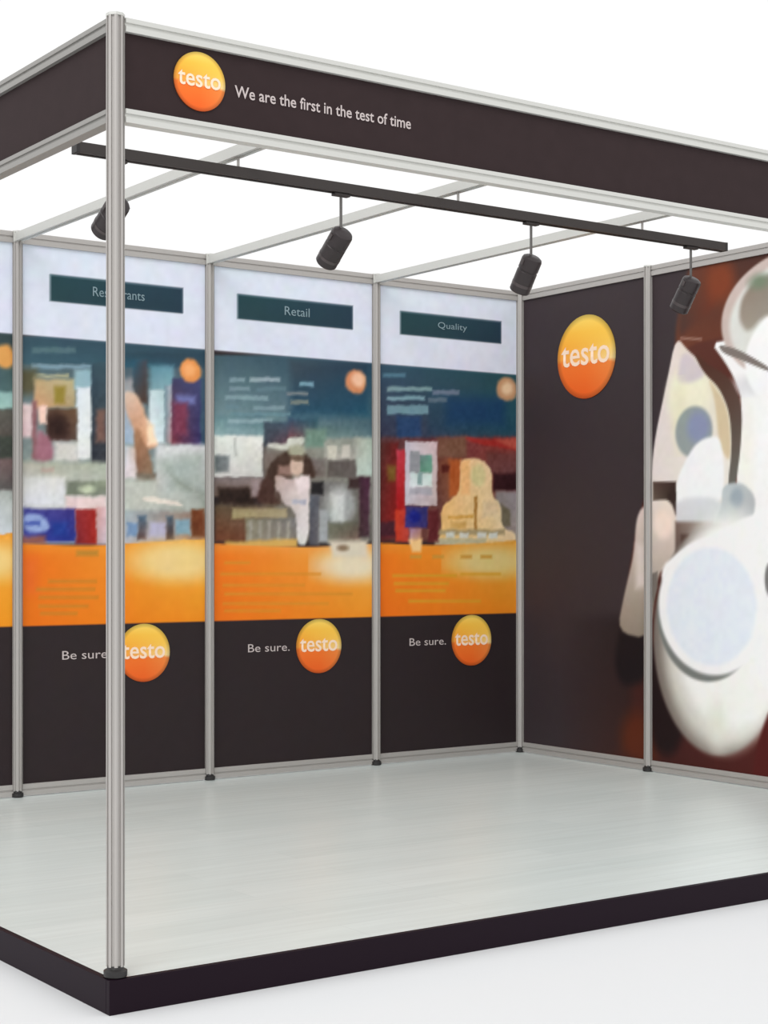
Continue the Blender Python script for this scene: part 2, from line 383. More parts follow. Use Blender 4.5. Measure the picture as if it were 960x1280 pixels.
  ('P', [(-0.529, 1.157), (-0.048, 1.151), (0.332, 1.134), (0.658, 1.154), (1.058, 1.179), (1.549, 1.19), (1.549, 0.404), (-0.529, 0.475)], [(240, 112, 14), (248, 196, 84), (236, 116, 6), (240, 128, 4)], 0.006),
  ('P', [(0.018, 1.108), (1.003, 1.109), (1.003, 0.625), (0.018, 0.629)], [(240, 112, 14), (246, 183, 67), (236, 116, 6), (240, 128, 4)], 0.03),
  ('E', (0.83, 1.063), (0.253, 0.095), (245, 212, 140), 0.055),
  ('P', [(0.029, 1.072), (0.096, 1.072), (0.096, 0.926), (0.029, 0.927)], (240, 110, 35), 0.05),
  ('P', [(0.295, 1.116), (0.406, 1.116), (0.406, 1.09), (0.295, 1.09)], (195, 135, 45), 0.012),
  ('P', [(0.155, 0.98), (0.397, 0.978), (0.397, 0.965), (0.155, 0.967)], (205, 130, 35), 0.01),
  ('P', [(0.096, 0.944), (0.389, 0.941), (0.389, 0.928), (0.096, 0.931)], (205, 130, 35), 0.01),
  ('P', [(0.108, 0.907), (0.406, 0.903), (0.406, 0.89), (0.108, 0.895)], (205, 130, 35), 0.01),
  ('P', [(0.108, 0.867), (0.356, 0.863), (0.356, 0.85), (0.108, 0.854)], (205, 130, 35), 0.01),
  ('P', [(0.116, 0.834), (0.299, 0.83), (0.299, 0.817), (0.116, 0.821)], (205, 130, 35), 0.01),
 ],
 2: [
  ('P', [(0.005, 2.069), (1.02, 2.138), (1.02, 1.68), (0.005, 1.641)], [(55, 80, 92), (40, 75, 95), (140, 168, 172), (85, 110, 118)], 0.01),
  ('P', [(0.474, 2.067), (0.962, 2.099), (0.962, 1.818), (0.474, 1.795)], [(60, 70, 80), (30, 55, 75), (35, 75, 100), (25, 80, 105)], 0.04),
  ('P', [(0.03, 1.774), (0.327, 1.788), (0.327, 1.693), (0.03, 1.68)], [(95, 130, 138), (85, 120, 130), (150, 180, 182), (130, 160, 165)], 0.02),
  ('P', [(0.638, 1.757), (0.962, 1.771), (0.962, 1.678), (0.638, 1.665)], [(85, 115, 115), (70, 100, 115), (125, 150, 145), (120, 140, 140)], 0.03),
  ('P', [(0.119, 1.966), (0.209, 1.971), (0.209, 1.949), (0.119, 1.944)], (125, 150, 160), 0.008),
  ('P', [(0.238, 1.973), (0.41, 1.984), (0.41, 1.961), (0.238, 1.951)], (150, 170, 178), 0.008),
  ('P', [(0.528, 1.968), (0.617, 1.973), (0.617, 1.953), (0.528, 1.948)], (120, 160, 178), 0.008),
  ('P', [(0.119, 1.919), (0.236, 1.926), (0.236, 1.906), (0.119, 1.9)], (120, 145, 155), 0.008),
  ('P', [(0.275, 1.928), (0.447, 1.938), (0.447, 1.918), (0.275, 1.908)], (95, 125, 135), 0.008),
  ('P', [(0.093, 1.876), (0.341, 1.89), (0.341, 1.867), (0.093, 1.854)], (130, 158, 165), 0.008),
  ('P', [(0.454, 1.913), (0.583, 1.92), (0.583, 1.903), (0.454, 1.896)], (120, 130, 135), 0.008),
  ('P', [(0.093, 1.83), (0.171, 1.834), (0.171, 1.814), (0.093, 1.81)], (105, 135, 145), 0.008),
  ('P', [(0.255, 1.835), (0.441, 1.844), (0.441, 1.825), (0.255, 1.816)], (125, 152, 160), 0.008),
  ('P', [(0.474, 1.874), (0.583, 1.88), (0.583, 1.857), (0.474, 1.852)], (120, 130, 125), 0.008),
  ('P', [(0.119, 1.795), (0.474, 1.812), (0.474, 1.795), (0.119, 1.778)], (105, 140, 150), 0.008),
  ('P', [(0.106, 1.764), (0.367, 1.776), (0.367, 1.754), (0.106, 1.742)], (140, 168, 175), 0.008),
  ('E', (0.876, 1.989), (0.066, 0.062), (215, 140, 95), 0.014),
  ('E', (0.89, 2.001), (0.041, 0.037), (245, 195, 160), 0.02),
  ('P', [(0.321, 1.675), (1.02, 1.703), (1.02, 1.162), (0.321, 1.16)], [(140, 138, 128), (165, 168, 158), (100, 90, 80), (110, 108, 100)], 0.02),
  ('P', [(0.005, 1.676), (0.312, 1.689), (0.312, 1.479), (0.005, 1.471)], [(226, 232, 224), (236, 238, 230), (220, 220, 215), (195, 192, 188)], 0.012),
  ('P', [(0.032, 1.581), (0.113, 1.584), (0.113, 1.501), (0.032, 1.499)], [(90, 100, 102), (130, 138, 138), (95, 105, 105), (130, 135, 135)], 0.014),
  ('P', [(0.145, 1.668), (0.158, 1.669), (0.158, 1.58), (0.145, 1.58)], (190, 192, 186), 0.008),
  ('P', [(0.317, 1.759), (0.474, 1.767), (0.474, 1.642), (0.317, 1.636)], [(65, 80, 95), (60, 85, 105), (55, 65, 75), (110, 60, 70)], 0.014),
  ('P', [(0.461, 1.783), (0.638, 1.791), (0.638, 1.688), (0.461, 1.681)], [(45, 80, 110), (40, 85, 100), (130, 70, 75), (90, 110, 100)], 0.022),
  ('P', [(0.334, 1.625), (0.341, 1.654), (0.447, 1.652), (0.454, 1.683), (0.562, 1.691), (0.562, 1.662), (0.474, 1.625)], (212, 212, 200), 0.01),
  ('P', [(0.562, 1.731), (0.693, 1.736), (0.693, 1.644), (0.562, 1.639)], (115, 145, 130), 0.02),
  ('P', [(0.679, 1.678), (0.876, 1.686), (0.876, 1.587), (0.679, 1.581)], [(150, 155, 145), (140, 145, 135), (185, 180, 170), (180, 175, 165)], 0.014),
  ('P', [(0.7, 1.654), (0.756, 1.656), (0.756, 1.591), (0.7, 1.589)], (205, 202, 188), 0.01),
  ('P', [(0.788, 1.657), (0.839, 1.659), (0.839, 1.594), (0.788, 1.592)], (205, 200, 188), 0.01),
  ('P', [(0.876, 1.698), (1.02, 1.703), (1.02, 1.503), (0.876, 1.5)], [(180, 180, 165), (180, 200, 185), (190, 205, 195), (185, 205, 195)], 0.02),
  ('P', [(0.7, 1.578), (0.876, 1.583), (0.876, 1.494), (0.7, 1.489)], (98, 90, 86), 0.012),
  ('P', [(0.321, 1.608), (0.474, 1.614), (0.474, 1.353), (0.321, 1.35)], [(130, 118, 112), (100, 90, 78), (95, 75, 65), (70, 50, 42)], 0.02),
  ('P', [(0.4, 1.566), (0.474, 1.568), (0.474, 1.489), (0.4, 1.487)], (70, 48, 36), 0.016),
  ('P', [(0.556, 1.582), (0.693, 1.587), (0.693, 1.495), (0.556, 1.491)], [(110, 98, 95), (130, 122, 118), (80, 60, 52), (120, 110, 105)], 0.016),
  ('P', [(0.327, 1.373), (0.321, 1.496), (0.38, 1.576), (0.474, 1.631), (0.569, 1.617), (0.617, 1.55), (0.624, 1.481), (0.569, 1.503), (0.447, 1.522), (0.394, 1.475), (0.367, 1.374)], (66, 46, 36), 0.012),
  ('P', [(0.4, 1.543), (0.488, 1.546), (0.488, 1.495), (0.4, 1.493)], (150, 120, 108), 0.014),
  ('E', (0.512, 1.621), (0.053, 0.032), (176, 174, 150), 0.012),
  ('E', (0.512, 1.544), (0.043, 0.053), (214, 184, 168), 0.012),
  ('E', (0.512, 1.585), (0.043, 0.016), (110, 88, 72), 0.008),
  ('P', [(0.005, 1.471), (0.294, 1.478), (0.294, 1.383), (0.005, 1.378)], [(125, 112, 110), (140, 128, 128), (110, 90, 80), (110, 88, 78)], 0.014),
  ('P', [(0.055, 1.423), (0.262, 1.427), (0.262, 1.344), (0.055, 1.34)], (35, 18, 10), 0.02),
  ('P', [(0.242, 1.472), (0.308, 1.473), (0.308, 1.384), (0.242, 1.382)], (150, 132, 132), 0.014),
  ('P', [(0.294, 1.45), (0.354, 1.497), (0.38, 1.374), (0.427, 1.346), (0.262, 1.344)], (68, 42, 34), 0.014),
  ('P', [(0.03, 1.34), (0.38, 1.346), (0.38, 1.16), (0.03, 1.158)], [(95, 80, 58), (100, 85, 70), (115, 60, 35), (110, 70, 50)], 0.02),
  ('P', [(0.132, 1.325), (0.454, 1.33), (0.454, 1.279), (0.132, 1.275)], [(150, 135, 100), (165, 150, 120), (170, 155, 110), (170, 155, 125)], 0.012),
  ('P', [(0.209, 1.276), (0.508, 1.28), (0.508, 1.155), (0.209, 1.154)], [(130, 125, 100), (120, 120, 120), (150, 140, 122), (130, 118, 108)], 0.014),
  ('P', [(0.229, 1.259), (0.246, 1.26), (0.246, 1.17), (0.229, 1.17)], (160, 155, 142), 0.012),
  ('P', [(0.284, 1.26), (0.301, 1.26), (0.301, 1.171), (0.284, 1.171)], (160, 155, 142), 0.012),
  ('P', [(0.339, 1.261), (0.357, 1.261), (0.357, 1.171), (0.339, 1.171)], (160, 155, 142), 0.012),
  ('P', [(0.395, 1.261), (0.412, 1.262), (0.412, 1.171), (0.395, 1.171)], (160, 155, 142), 0.012),
  ('P', [(0.451, 1.262), (0.469, 1.262), (0.469, 1.171), (0.451, 1.171)], (160, 155, 142), 0.012),
  ('P', [(0.645, 1.465), (0.897, 1.471), (0.897, 1.162), (0.645, 1.161)], [(120, 120, 118), (115, 110, 105), (130, 132, 130), (95, 95, 80)], 0.02),
  ('E', (0.777, 1.352), (0.095, 0.099), (165, 168, 165), 0.03),
  ('P', [(0.725, 1.409), (0.805, 1.411), (0.805, 1.266), (0.725, 1.265)], (212, 216, 212), 0.022),
  ('P', [(0.597, 1.464), (0.672, 1.465), (0.672, 1.402), (0.597, 1.401)], (30, 28, 30), 0.014),
  ('P', [(0.59, 1.401), (0.648, 1.402), (0.648, 1.144), (0.59, 1.144)], [(95, 98, 108), (90, 92, 100), (70, 70, 80), (110, 105, 108)], 0.012),
  ('P', [(0.648, 1.321), (0.704, 1.322), (0.704, 1.161), (0.648, 1.161)], (165, 168, 170), 0.014),
  ('P', [(0.704, 1.259), (0.905, 1.261), (0.905, 1.162), (0.704, 1.161)], [(105, 108, 90), (95, 90, 78), (130, 130, 112), (120, 90, 80)], 0.016),
  ('P', [(0.833, 1.493), (0.962, 1.496), (0.962, 1.443), (0.833, 1.44)], (60, 40, 40), 0.016),
  ('P', [(0.897, 1.494), (0.962, 1.496), (0.962, 1.186), (0.897, 1.185)], [(70, 40, 55), (75, 30, 60), (60, 40, 40), (75, 50, 60)], 0.014),
  ('P', [(0.38, 1.492), (0.4, 1.493), (0.474, 1.472), (0.59, 1.503), (0.59, 1.401), (0.583, 1.144), (0.512, 1.143), (0.508, 1.319), (0.427, 1.352), (0.414, 1.408), (0.38, 1.413)], [(190, 165, 155), (235, 215, 215), (200, 200, 200), (230, 228, 225)], 0.011),
  ('P', [(0.501, 1.478), (0.59, 1.498), (0.59, 1.435), (0.528, 1.399)], (240, 222, 222), 0.016),
  ('P', [(0.481, 1.373), (0.569, 1.375), (0.569, 1.352), (0.481, 1.351)], (180, 180, 195), 0.012),
  ('P', [(0.093, 1.159), (0.515, 1.177), (0.515, 1.132), (0.093, 1.12)], (215, 170, 90), 0.014),
  ('P', [(-0.644, 1.161), (-0.09, 1.155), (0.32, 1.137), (0.667, 1.134), (1.097, 1.16), (1.665, 1.171), (1.665, 0.356), (-0.644, 0.438)], [(244, 116, 18), (240, 196, 120), (240, 112, 8), (242, 132, 8)], 0.006),
  ('P', [(-0.015, 1.109), (1.035, 1.11), (1.035, 0.595), (-0.015, 0.602)], [(244, 116, 18), (242, 183, 85), (240, 112, 8), (242, 132, 8)], 0.03),
  ('E', (0.856, 1.039), (0.223, 0.079), (238, 222, 190), 0.055),
  ('P', [(0.707, 1.167), (0.948, 1.168), (0.948, 1.08), (0.735, 1.081)], (226, 214, 192), 0.02),
  ('E', (0.796, 1.13), (0.035, 0.016), (140, 118, 92), 0.012),
  ('P', [(0.089, 1.062), (0.236, 1.061), (0.236, 1.05), (0.089, 1.05)], (222, 142, 40), 0.01),
  ('P', [(0.067, 1.007), (0.657, 1.003), (0.657, 0.991), (0.067, 0.995)], (222, 142, 40), 0.01),
  ('P', [(0.08, 0.952), (0.559, 0.947), (0.559, 0.935), (0.08, 0.94)], (222, 142, 40), 0.01),
  ('P', [(0.089, 0.909), (0.856, 0.899), (0.856, 0.886), (0.089, 0.897)], (222, 142, 40), 0.01),
  ('P', [(0.08, 0.862), (0.706, 0.851), (0.706, 0.839), (0.08, 0.85)], (222, 142, 40), 0.01),
  ('P', [(0.089, 0.826), (0.415, 0.82), (0.415, 0.808), (0.089, 0.815)], (222, 142, 40), 0.01),
 ],
 3: [
  ('P', [(-0.007, 2.09), (1.028, 2.158), (1.028, 1.719), (-0.007, 1.679)], [(50, 85, 105), (25, 75, 80), (50, 50, 75), (60, 75, 90)], 0.01),
  ('P', [(0.348, 1.981), (0.979, 2.017), (0.979, 1.767), (0.348, 1.741)], [(40, 75, 95), (35, 80, 90), (40, 62, 85), (30, 75, 95)], 0.03),
  ('P', [(0.47, 1.939), (0.881, 1.962), (0.881, 1.812), (0.47, 1.794)], (22, 62, 98), 0.05),
  ('P', [(0.139, 1.827), (0.303, 1.835), (0.303, 1.715), (0.139, 1.708)], (35, 65, 105), 0.02),
  ('P', [(0.051, 2.046), (0.198, 2.056), (0.198, 2.034), (0.051, 2.025)], (80, 120, 140), 0.009),
  ('P', [(0.077, 1.975), (0.378, 1.992), (0.378, 1.971), (0.077, 1.954)], (125, 155, 160), 0.009),
  ('P', [(0.378, 1.977), (0.563, 1.987), (0.563, 1.959), (0.378, 1.949)], (105, 120, 140), 0.009),
  ('P', [(0.077, 1.928), (0.325, 1.941), (0.325, 1.92), (0.077, 1.906)], (125, 160, 172), 0.009),
  ('P', [(0.348, 1.933), (0.478, 1.94), (0.478, 1.916), (0.348, 1.909)], (90, 110, 125), 0.009),
  ('P', [(0.077, 1.88), (0.348, 1.894), (0.348, 1.846), (0.077, 1.833)], (110, 145, 158), 0.009),
  ('E', (0.897, 2.01), (0.075, 0.066), (200, 150, 110), 0.014),
  ('E', (0.9, 2.012), (0.04, 0.035), (240, 205, 165), 0.02),
  ('P', [(-0.007, 1.708), (1.028, 1.75), (1.028, 1.167), (-0.007, 1.162)], [(85, 55, 60), (150, 55, 50), (90, 35, 35), (130, 100, 80)], 0.016),
  ('P', [(-0.007, 1.679), (0.146, 1.685), (0.146, 1.187), (-0.007, 1.186)], [(70, 50, 45), (110, 20, 20), (110, 25, 25), (150, 25, 20)], 0.016),
  ('P', [(-0.007, 1.268), (0.139, 1.27), (0.139, 1.187), (-0.007, 1.186)], (70, 25, 38), 0.016),
  ('P', [(0.08, 1.564), (0.136, 1.566), (0.136, 1.483), (0.08, 1.481)], (120, 85, 30), 0.02),
  ('P', [(0.139, 1.649), (0.198, 1.651), (0.198, 1.33), (0.139, 1.329)], [(200, 60, 80), (190, 50, 60), (175, 15, 20), (170, 20, 20)], 0.012),
  ('P', [(0.131, 1.335), (0.22, 1.336), (0.22, 1.163), (0.131, 1.163)], [(210, 60, 30), (180, 50, 50), (205, 60, 35), (190, 70, 55)], 0.012),
  ('P', [(0.409, 1.725), (0.61, 1.733), (0.61, 1.617), (0.409, 1.61)], (122, 82, 64), 0.02),
  ('P', [(0.579, 1.732), (0.816, 1.729), (1.028, 1.706), (1.028, 1.668), (0.849, 1.687), (0.657, 1.704)], (165, 45, 40), 0.012),
  ('P', [(0.816, 1.723), (0.962, 1.747), (1.012, 1.718), (0.962, 1.679)], (185, 80, 65), 0.014),
  ('P', [(0.752, 1.659), (1.028, 1.668), (1.028, 1.543), (0.752, 1.535)], [(105, 55, 50), (125, 60, 60), (120, 70, 70), (100, 60, 60)], 0.02),
  ('P', [(0.8, 1.543), (0.987, 1.548), (0.987, 1.448), (0.8, 1.444)], (48, 14, 20), 0.016),
  ('P', [(0.409, 1.61), (0.563, 1.615), (0.563, 1.36), (0.409, 1.357)], [(110, 60, 45), (150, 80, 45), (95, 55, 50), (170, 110, 80)], 0.018),
  ('P', [(0.439, 1.575), (0.501, 1.577), (0.501, 1.541), (0.439, 1.539)], (80, 22, 14), 0.012),
  ('P', [(0.493, 1.607), (0.571, 1.61), (0.571, 1.409), (0.493, 1.407)], (178, 88, 38), 0.018),
  ('P', [(0.816, 1.444), (1.028, 1.449), (1.028, 1.167), (0.816, 1.166)], [(140, 130, 130), (160, 148, 155), (120, 105, 95), (175, 165, 160)], 0.016),
  ('P', [(0.857, 1.377), (0.922, 1.341), (0.922, 1.253), (0.857, 1.247)], (110, 100, 80), 0.012),
  ('P', [(0.566, 1.616), (0.72, 1.618), (0.792, 1.561), (0.792, 1.413), (0.857, 1.377), (0.861, 1.241), (0.962, 1.216), (0.962, 1.148), (0.394, 1.146), (0.436, 1.2), (0.436, 1.358), (0.532, 1.402), (0.566, 1.469)], [(250, 188, 128), (246, 230, 192), (240, 196, 118), (240, 212, 168)], 0.01),
  ('P', [(0.571, 1.604), (0.633, 1.606), (0.633, 1.422), (0.571, 1.421)], (248, 190, 125), 0.018),
  ('E', (0.697, 1.528), (0.051, 0.061), (222, 208, 150), 0.02),
  ('P', [(0.665, 1.41), (0.686, 1.411), (0.686, 1.227), (0.665, 1.226)], (175, 125, 60), 0.008),
  ('P', [(0.486, 1.304), (0.657, 1.312), (0.657, 1.294), (0.486, 1.286)], (215, 160, 75), 0.01),
  ('P', [(0.501, 1.274), (0.61, 1.275), (0.61, 1.238), (0.501, 1.237)], (214, 168, 96), 0.014),
  ('P', [(0.728, 1.387), (0.832, 1.389), (0.832, 1.302), (0.728, 1.301)], (232, 204, 160), 0.018),
  ('P', [(0.348, 1.23), (0.881, 1.234), (0.881, 1.203), (0.348, 1.2)], (170, 150, 110), 0.012),
  ('P', [(0.47, 1.215), (0.529, 1.216), (0.529, 1.183), (0.47, 1.183)], (214, 214, 204), 0.01),
  ('P', [(0.563, 1.216), (0.623, 1.216), (0.623, 1.183), (0.563, 1.183)], (214, 214, 204), 0.01),
  ('P', [(0.689, 1.217), (0.749, 1.217), (0.749, 1.184), (0.689, 1.184)], (214, 214, 204), 0.01),
  ('P', [(0.768, 1.217), (0.829, 1.218), (0.829, 1.184), (0.768, 1.184)], (214, 214, 204), 0.01),
  ('P', [(0.394, 1.182), (0.752, 1.184), (0.752, 1.147), (0.394, 1.146)], (190, 182, 150), 0.014),
  ('P', [(0.195, 1.696), (0.409, 1.704), (0.409, 1.36), (0.195, 1.356)], [(205, 200, 212), (215, 190, 190), (205, 200, 210), (200, 180, 180)], 0.008),
  ('P', [(0.225, 1.646), (0.291, 1.648), (0.291, 1.529), (0.225, 1.527)], (150, 152, 156), 0.008),
  ('P', [(0.291, 1.628), (0.375, 1.631), (0.375, 1.535), (0.291, 1.532)], [(105, 125, 125), (110, 165, 145), (95, 150, 125), (110, 160, 140)], 0.008),
  ('P', [(0.225, 1.527), (0.375, 1.531), (0.375, 1.459), (0.225, 1.455)], [(205, 225, 222), (200, 225, 215), (235, 235, 240), (225, 235, 235)], 0.01),
  ('P', [(0.28, 1.534), (0.31, 1.535), (0.31, 1.469), (0.28, 1.469)], (140, 165, 165), 0.008),
  ('P', [(0.225, 1.449), (0.375, 1.453), (0.375, 1.417), (0.225, 1.414)], (172, 168, 178), 0.01),
  ('P', [(0.195, 1.351), (0.348, 1.354), (0.348, 1.238), (0.195, 1.237)], [(55, 50, 105), (45, 45, 110), (60, 55, 140), (50, 40, 100)], 0.01),
  ('E', (0.258, 1.297), (0.043, 0.034), (20, 30, 130), 0.016),
  ('P', [(0.348, 1.332), (0.417, 1.333), (0.417, 1.164), (0.348, 1.164)], (95, 30, 35), 0.014),
  ('P', [(0.225, 1.235), (0.306, 1.236), (0.306, 1.128), (0.225, 1.128)], [(165, 130, 170), (160, 110, 110), (245, 200, 150), (235, 180, 110)], 0.012),
  ('P', [(-0.745, 1.169), (-0.114, 1.163), (0.311, 1.144), (0.657, 1.154), (1.098, 1.182), (1.745, 1.195), (1.745, 0.333), (-0.745, 0.414)], [(246, 120, 18), (230, 184, 80), (238, 108, 12), (232, 118, 10)], 0.006),
  ('P', [(-0.027, 1.11), (1.027, 1.11), (1.027, 0.588), (-0.027, 0.588)], [(246, 120, 18), (237, 177, 65), (238, 108, 12), (232, 118, 10)], 0.03),
  ('E', (0.778, 1.057), (0.29, 0.083), (228, 202, 130), 0.055),
  ('P', [(0.22, 1.175), (0.31, 1.176), (0.3, 1.11), (0.243, 1.11)], (250, 205, 140), 0.014),
  ('P', [(0.229, 1.093), (0.303, 1.093), (0.303, 1.076), (0.229, 1.076)], (205, 150, 60), 0.01),
  ('P', [(0.379, 1.093), (0.455, 1.093), (0.455, 1.076), (0.379, 1.076)], (205, 150, 60), 0.01),
  ('P', [(0.57, 1.093), (0.648, 1.093), (0.648, 1.075), (0.57, 1.075)], (205, 150, 60), 0.01),
  ('P', [(0.71, 1.093), (0.79, 1.093), (0.79, 1.075), (0.71, 1.075)], (205, 150, 60), 0.01),
  ('P', [(0.113, 0.992), (0.543, 0.989), (0.543, 0.976), (0.113, 0.979)], (220, 158, 40), 0.01),
  ('P', [(0.123, 0.95), (0.488, 0.946), (0.488, 0.933), (0.123, 0.937)], (220, 158, 40), 0.01),
  ('P', [(0.134, 0.912), (0.466, 0.908), (0.466, 0.895), (0.134, 0.899)], (220, 158, 40), 0.01),
  ('P', [(0.57, 0.997), (0.853, 0.995), (0.853, 0.982), (0.57, 0.984)], (220, 158, 40), 0.01),
  ('P', [(0.218, 0.856), (0.71, 0.848), (0.71, 0.835), (0.218, 0.843)], (220, 158, 40), 0.01),
 ],
}
MURAL_ART = [
  ('P', [(1.28, 2.666), (2.089, 2.628), (2.089, 1.868), (1.179, 2.065), (1.184, 2.264), (1.259, 2.413)], [(74, 50, 42), (60, 32, 28), (120, 60, 35), (110, 48, 30)], 0.02),
  ('P', [(1.27, 2.53), (1.442, 2.536), (1.468, 2.308), (1.27, 2.214), (1.216, 2.18), (1.206, 2.261)], [(95, 62, 48), (112, 50, 26), (72, 48, 42), (112, 48, 26)], 0.03),
  ('E', (1.478, 2.415), (0.082, 0.1), (128, 58, 28), 0.05),
  ('P', [(1.212, 2.176), (1.357, 2.155), (1.357, 2.143), (1.212, 2.163)], (150, 110, 95), 0.006),
  ('P', [(1.168, 2.138), (2.089, 2.158), (2.089, -0.05), (0.563, -0.159), (0.648, 0.229), (0.784, 0.654), (0.831, 0.903), (0.929, 1.314), (1.013, 1.474), (1.14, 1.949)], [(90, 50, 38), (90, 40, 30), (52, 26, 24), (84, 22, 18)], 0.012),
  ('P', [(0.326, 0.764), (0.871, 0.781), (0.871, -0.163), (0.326, -0.23)], [(58, 48, 51), (36, 27, 30), (58, 47, 50), (70, 34, 26)], 0.05),
  ('P', [(0.802, 0.758), (0.997, 0.785), (0.997, 0.46), (0.814, 0.408), (0.743, 0.528)], (24, 16, 20), 0.035),
  ('E', (0.929, 0.15), (0.125, 0.139), (92, 38, 16), 0.07),
  ('E', (0.825, -0.004), (0.128, 0.066), (72, 34, 26), 0.05),
  ('P', [(1.008, 0.704), (1.097, 0.467), (1.259, 0.24), (1.151, 0.071), (0.997, 0.136)], (28, 10, 12), 0.04),
  ('P', [(1.385, 2.162), (2.133, 2.009), (2.221, 0.341), (1.707, 0.222), (1.594, 1.071), (1.574, 1.606), (1.619, 1.832), (1.539, 1.984)], [(252, 251, 250), (255, 255, 255), (255, 255, 254), (253, 253, 252)], 0.008),
  ('E', (1.692, 1.902), (0.127, 0.045), (226, 224, 226), 0.04),
  ('E', (1.638, 1.565), (0.044, 0.228), (252, 250, 240), 0.05),
  ('E', (1.953, 2.203), (0.471, 0.309), (206, 188, 180), 0.008),
  ('E', (1.971, 2.186), (0.437, 0.282), (226, 226, 220), 0.014),
  ('P', [(1.589, 2.216), (1.609, 2.321), (1.692, 2.393), (2.044, 2.447), (2.044, 2.218), (1.755, 2.227), (1.648, 2.141)], [(140, 122, 106), (140, 145, 130), (165, 155, 142), (150, 145, 135)], 0.02),
  ('E', (1.717, 2.382), (0.058, 0.034), (120, 135, 112), 0.03),
  ('E', (1.953, 2.005), (0.323, 0.25), (253, 253, 253), 0.012),
  ('P', [(1.458, 2.112), (1.544, 2.091), (1.619, 2.06), (1.784, 1.969), (1.784, 1.947), (1.609, 2.023), (1.493, 2.065)], (128, 118, 112), 0.006),
  ('P', [(1.184, 2.184), (1.27, 2.096), (1.375, 2.023), (1.519, 1.897), (1.569, 1.721), (1.559, 1.415), (1.468, 1.225), (0.997, 1.272), (1.008, 1.474), (1.041, 1.695), (1.119, 1.951)], [(228, 214, 216), (242, 232, 200), (240, 230, 220), (240, 238, 236)], 0.008),
  ('E', (1.27, 1.89), (0.138, 0.134), (248, 244, 216), 0.05),
  ('P', [(1.216, 2.081), (1.27, 2.096), (1.391, 1.974), (1.302, 1.943), (1.184, 1.945)], (215, 203, 206), 0.02),
  ('P', [(1.391, 1.967), (1.529, 1.801), (1.544, 1.531), (1.468, 1.612), (1.442, 1.846)], (220, 200, 165), 0.014),
  ('E', (1.206, 1.784), (0.048, 0.159), (240, 236, 205), 0.04),
  ('P', [(1.291, 2.101), (1.396, 2.021), (1.539, 1.946), (1.614, 1.802), (1.604, 1.604), (1.569, 1.415), (1.519, 1.409), (1.549, 1.607), (1.534, 1.781), (1.468, 1.902), (1.365, 1.985)], [(80, 42, 30), (80, 44, 32), (90, 82, 74), (110, 112, 106)], 0.007),
  ('E', (1.302, 1.699), (0.122, 0.126), (152, 162, 160), 0.014),
  ('E', (1.333, 1.721), (0.073, 0.078), (142, 150, 182), 0.034),
  ('P', [(1.184, 1.308), (1.184, 1.467), (1.291, 1.621), (1.365, 1.664), (1.468, 1.673), (1.498, 1.552), (1.498, 1.359), (1.365, 1.304)], (252, 253, 254), 0.014),
  ('P', [(1.184, 1.38), (1.493, 1.371), (1.529, 1.224), (1.259, 1.18), (1.162, 1.249)], [(228, 226, 230), (222, 228, 232), (212, 213, 217), (212, 222, 220)], 0.02),
  ('P', [(1.488, 1.433), (1.609, 1.444), (1.697, 1.373), (1.682, 1.26), (1.559, 1.216), (1.416, 1.226), (1.483, 1.321)], [(196, 206, 212), (188, 194, 196), (206, 216, 214), (182, 188, 188)], 0.012),
  ('E', (1.579, 1.369), (0.04, 0.046), (164, 176, 186), 0.02),
  ('P', [(1.025, 1.465), (1.184, 1.459), (1.184, 1.364), (1.025, 1.368)], [(80, 62, 54), (60, 40, 36), (110, 95, 82), (36, 24, 20)], 0.008),
  ('P', [(1.13, 1.405), (1.184, 1.404), (1.184, 1.292), (1.13, 1.293)], (52, 36, 32), 0.01),
  ('P', [(0.906, 1.273), (0.951, 1.346), (1.14, 1.381), (1.195, 1.268), (1.195, 1.069), (1.052, 1.008), (1.008, 0.664), (0.767, 0.695), (0.825, 0.903), (0.894, 1.109)], [(226, 210, 205), (248, 232, 218), (150, 136, 120), (142, 132, 120)], 0.012),
  ('E', (1.097, 1.25), (0.066, 0.072), (250, 228, 214), 0.03),
  ('P', [(0.906, 1.15), (0.997, 1.15), (0.997, 0.927), (0.906, 0.925)], (225, 212, 205), 0.03),
  ('P', [(1.179, 1.26), (1.427, 1.256), (1.427, 1.109), (1.179, 1.109)], [(120, 96, 86), (195, 190, 184), (96, 80, 72), (150, 142, 136)], 0.014),
  ('P', [(1.216, 1.196), (1.27, 1.196), (1.27, 1.133), (1.216, 1.133)], (84, 62, 54), 0.012),
  ('E', (1.442, 0.682), (0.411, 0.558), (128, 118, 110), 0.014),
  ('E', (1.483, 0.684), (0.387, 0.533), (214, 211, 202), 0.05),
  ('E', (1.544, 0.763), (0.383, 0.53), (254, 254, 250), 0.06),
  ('P', [(1.063, 1.021), (1.206, 1.109), (1.468, 1.209), (1.692, 1.297), (2.089, 1.289), (2.089, 0.565), (1.741, 0.394), (1.619, 0.842), (1.151, 0.83)], (255, 255, 254), 0.014),
  ('E', (1.458, 0.276), (0.046, 0.093), (236, 238, 224), 0.06),
  ('E', (1.38, 0.805), (0.323, 0.328), (122, 126, 122), 0.012),
  ('E', (1.422, 0.845), (0.356, 0.334), (255, 255, 255), 0.014),
  ('E', (1.411, 0.844), (0.29, 0.288), (238, 245, 255), 0.02),
  ('P', [(1.008, 0.996), (1.058, 1.012), (1.058, 0.928), (1.019, 0.826)], (120, 112, 104), 0.008),
  ('E', (1.779, 0.981), (0.029, 0.075), (125, 122, 122), 0.008),
  ('P', [(1.803, 0.429), (2.133, 0.604), (2.133, -0.026), (1.668, -0.009), (1.697, 0.183)], (82, 20, 18), 0.014),
]

